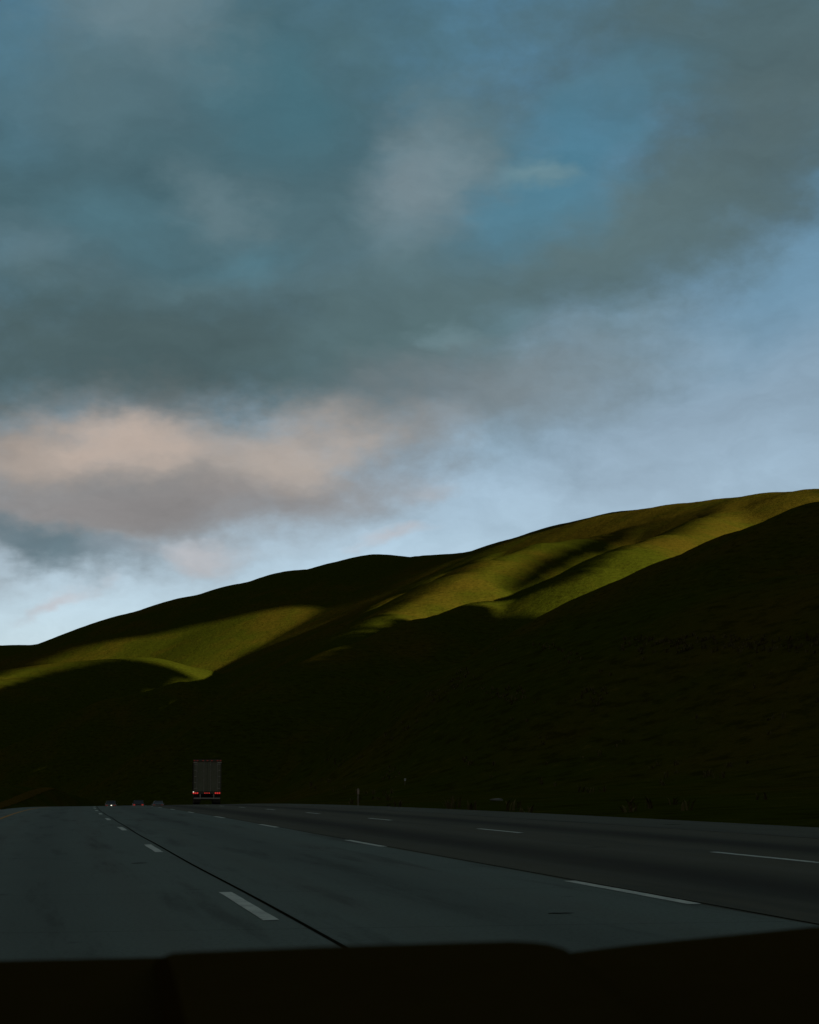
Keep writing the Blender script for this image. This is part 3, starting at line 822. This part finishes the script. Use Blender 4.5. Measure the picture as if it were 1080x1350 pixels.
x, y = hit(534, 1036); z = ground(x, y)
t = empty('survey_stake', (x, y, z-.05)); tag(t, 'short pale stake standing on the dark slope right of the marker post', 'stake')
bm = bmesh.new(); cyl(bm, (0, 0, 0), (0, 0, .75), .035, .03, 8); obj('stake', bm, simple('stake_wood', (.12, .11, .09), .8), t)
bm = bmesh.new(); box(bm, -.10, .10, -.045, -.036, .48, .74, .006); obj('plate', bm, simple('stake_plate', (.32, .36, .36), .4), t)
def rock(name, label, u, v, sx, sy, sz, rgb, seed):
    x, y = hit(u, v); bm = bmesh.new(); bmesh.ops.create_icosphere(bm, subdivisions=3, radius=1.0)
    rs = random.Random(seed); ph = [rs.random()*6 for _ in range(6)]
    for q in bm.verts:
        c = q.co; k = 1+.14*math.sin(3*c.x+ph[0])*math.cos(2.6*c.y+ph[1])+.10*math.sin(5*c.z+ph[2]+2*c.x)+.05*math.sin(9*c.y+ph[3])
        q.co = Vector((c.x*sx*k, c.y*sy*k, c.z*sz*k))
    o = obj(name, bm, simple(name+'_stone', rgb, .9, var=.3, scale=4), None); o.location = (x, y, ground(x, y)+sz*.3)
    tag(o, label, 'rock'); return o
rock('rock', 'flat grey rock lying at the foot of the dark slope beside the shoulder', 655, 1056, .34, .22, .12, (.09, .09, .075), 3)

# dry grass on the verge and the low slope
def dry_grass():
    rs = np.random.RandomState(7)
    pts = []
    def scatter(n, u0, u1, v0, v1, gap):
        k = 0
        while k < n:
            u, v = rs.uniform(u0, u1), rs.uniform(v0, v1)
            if gap and vnoise(np.array([u]), np.array([v*2.0]), 34, 12)[0] < gap: k += 1; continue
            d = pix_dir(u, v); h = math.hypot(d.x, d.y); pts.append((d.x/h, d.y/h, d.z/h)); k += 1
    scatter(420, 560, 800, 845, 930, .06); scatter(300, 430, 1090, 860, 1075, .12); scatter(160, 820, 1085, 842, 862, 0); scatter(110, 400, 620, 1000, 1062, .12)
    scatter(60, 420, 760, 1046, 1080, .05)
    D = np.array(pts); r = np.geomspace(30, 900, 500)
    hr = np.zeros(len(D))
    for i0 in range(0, len(D), 500):
        q = D[i0:i0+500]; x = q[:, :1]*r; y = q[:, 1:2]*r
        b = terrain(x, y) > CAMH+q[:, 2:]*r
        k = np.argmax(b, 1); hr[i0:i0+500] = np.where(b.any(1), r[k], 0)
    X, Y = D[:, 0]*hr, D[:, 1]*hr
    lat = X-road_bend(Y); ok = (hr > 31) & (lat > 16.0) & (hr < 600)
    X, Y, hr = X[ok], Y[ok], hr[ok]; Z = terrain(X, Y)
    vs, fs = [], []
    for x, y, z, rr in zip(X, Y, Z, hr):
        hgt = rs.uniform(.25, .65)
        for b in range(7):
            a = rs.uniform(0, 6.28); le = rs.uniform(.1, .38); w = rs.uniform(.03, .07)
            ox, oy = rs.uniform(-.18, .18, 2); k = len(vs); ca, sa = math.cos(a), math.sin(a); h2 = hgt*rs.uniform(.6, 1)
            vs += [(x+ox-sa*w, y+oy+ca*w, z-.05), (x+ox+sa*w, y+oy-ca*w, z-.05), (x+ox+ca*le*.4+sa*w*.7, y+oy+sa*le*.4-ca*w*.7, z+h2*.65), (x+ox+ca*le*.4-sa*w*.7, y+oy+sa*le*.4+ca*w*.7, z+h2*.65), (x+ox+ca*le, y+oy+sa*le, z+h2)]
            fs += [(k, k+1, k+2, k+3), (k+3, k+2, k+4)]
    me = bpy.data.meshes.new('dry_grass'); me.from_pydata(vs, [], fs)
    o = link_mesh('dry_grass', me, simple('straw', (.072, .062, .024), .9, spec=0, var=.4, scale=.35))
    tag(o, 'pale tufts of dry grass scattered over the dark slope and verge', 'grass', kind='stuff')
dry_grass()

# ------------------------------------------------------------------ dashboard of the car the view is taken from
def dashboard():
    t = empty('car_dashboard', (.0, .75, .55)); tag(t, 'black car dashboard with a raised instrument hood along the bottom edge', 'dashboard')
    vinyl = simple('black_vinyl', (.024, .0165, .0036), .95, spec=0.0, var=.1, scale=60)
    def profile(pts, u0, u1, n, y):
        out = []
        for i in range(n+1):
            u = u0+(u1-u0)*i/n
            for (a, va), (b, vb) in zip(pts, pts[1:]):
                if a <= u <= b:
                    f = (u-a)/(b-a); f = f*f*(3-2*f) if abs(vb-va) > 8 and b-a < 60 else f
                    v = va+(vb-va)*f; break
            d = pix_dir(u, v); k = y/d.y
            out.append((d.x*k, CAMH+d.z*k))
        return out
    def shell(name, prof, rows, parent):
        bm = bmesh.new(); rg = []
        for y, dz, zabs in rows:
            rg.append([bm.verts.new((x, y-.75, (z+dz if zabs is None else zabs)-.55)) for x, z in prof])
        for A, B in zip(rg, rg[1:]):
            for k in range(len(prof)-1): bm.faces.new((A[k], A[k+1], B[k+1], B[k]))
        n = len(prof)-1
        bm.faces.new([r[0] for r in rg]); bm.faces.new([r[n] for r in rg])
        for k in range(n): bm.faces.new((rg[-1][k], rg[-1][k+1], rg[0][k+1], rg[0][k]))
        return obj(name, bm, vinyl, parent, smooth=False)
    pad = [(-1500, 1300), (-400, 1276), (0, 1268), (225, 1263), (500, 1266), (740, 1266), (770, 1262), (820, 1255), (900, 1245), (1000, 1235), (1080, 1227), (1250, 1210), (1500, 1196), (1900, 1190), (2600, 1200)]
    shell('dash_pad', profile(pad, -1500, 2600, 200, .80), [(1.22, -.10, None), (1.0, -.030, None), (.87, -.006, None), (.80, 0, None), (.74, -.010, None), (.66, -.040, None), (.60, -.10, None), (.57, -.2, None), (.60, 0, .35), (1.22, 0, .35)], t)
    hood = [(218, 1266), (232, 1259), (300, 1256), (450, 1250), (600, 1245.5), (690, 1243), (722, 1244.5), (742, 1250), (756, 1259), (764, 1275)]
    shell('instrument_hood', profile(hood, 222, 764, 90, .70), [(.86, -.03, None), (.78, -.008, None), (.72, -.001, None), (.70, 0, None), (.66, -.004, None), (.58, -.018, None), (.56, -.030, None), (.575, -.06, None), (.86, -.08, None)], t)
dashboard()

# ------------------------------------------------------------------ camera
cam = bpy.data.cameras.new('camera'); co = bpy.data.objects.new('camera', cam); COL.objects.link(co)
cam.sensor_fit = 'HORIZONTAL'; cam.sensor_width = 36.0; cam.lens = FPX/1080*36.0
co.location = (0, 0, CAMH); co.rotation_euler = (math.pi/2+PITCH, 0, -YAW)
cam.clip_start = .05; cam.clip_end = 30000
cam.dof.use_dof = True; cam.dof.focus_distance = 220.0; cam.dof.aperture_fstop = 30.0
SC.camera = co
vs = SC.view_settings
vs.view_transform = 'Standard'; vs.look = 'None'; vs.exposure = EXPO; vs.gamma = 1.0; vs.use_curve_mapping = False
SC.render.engine = 'CYCLES'
SC.cycles.use_denoising = True
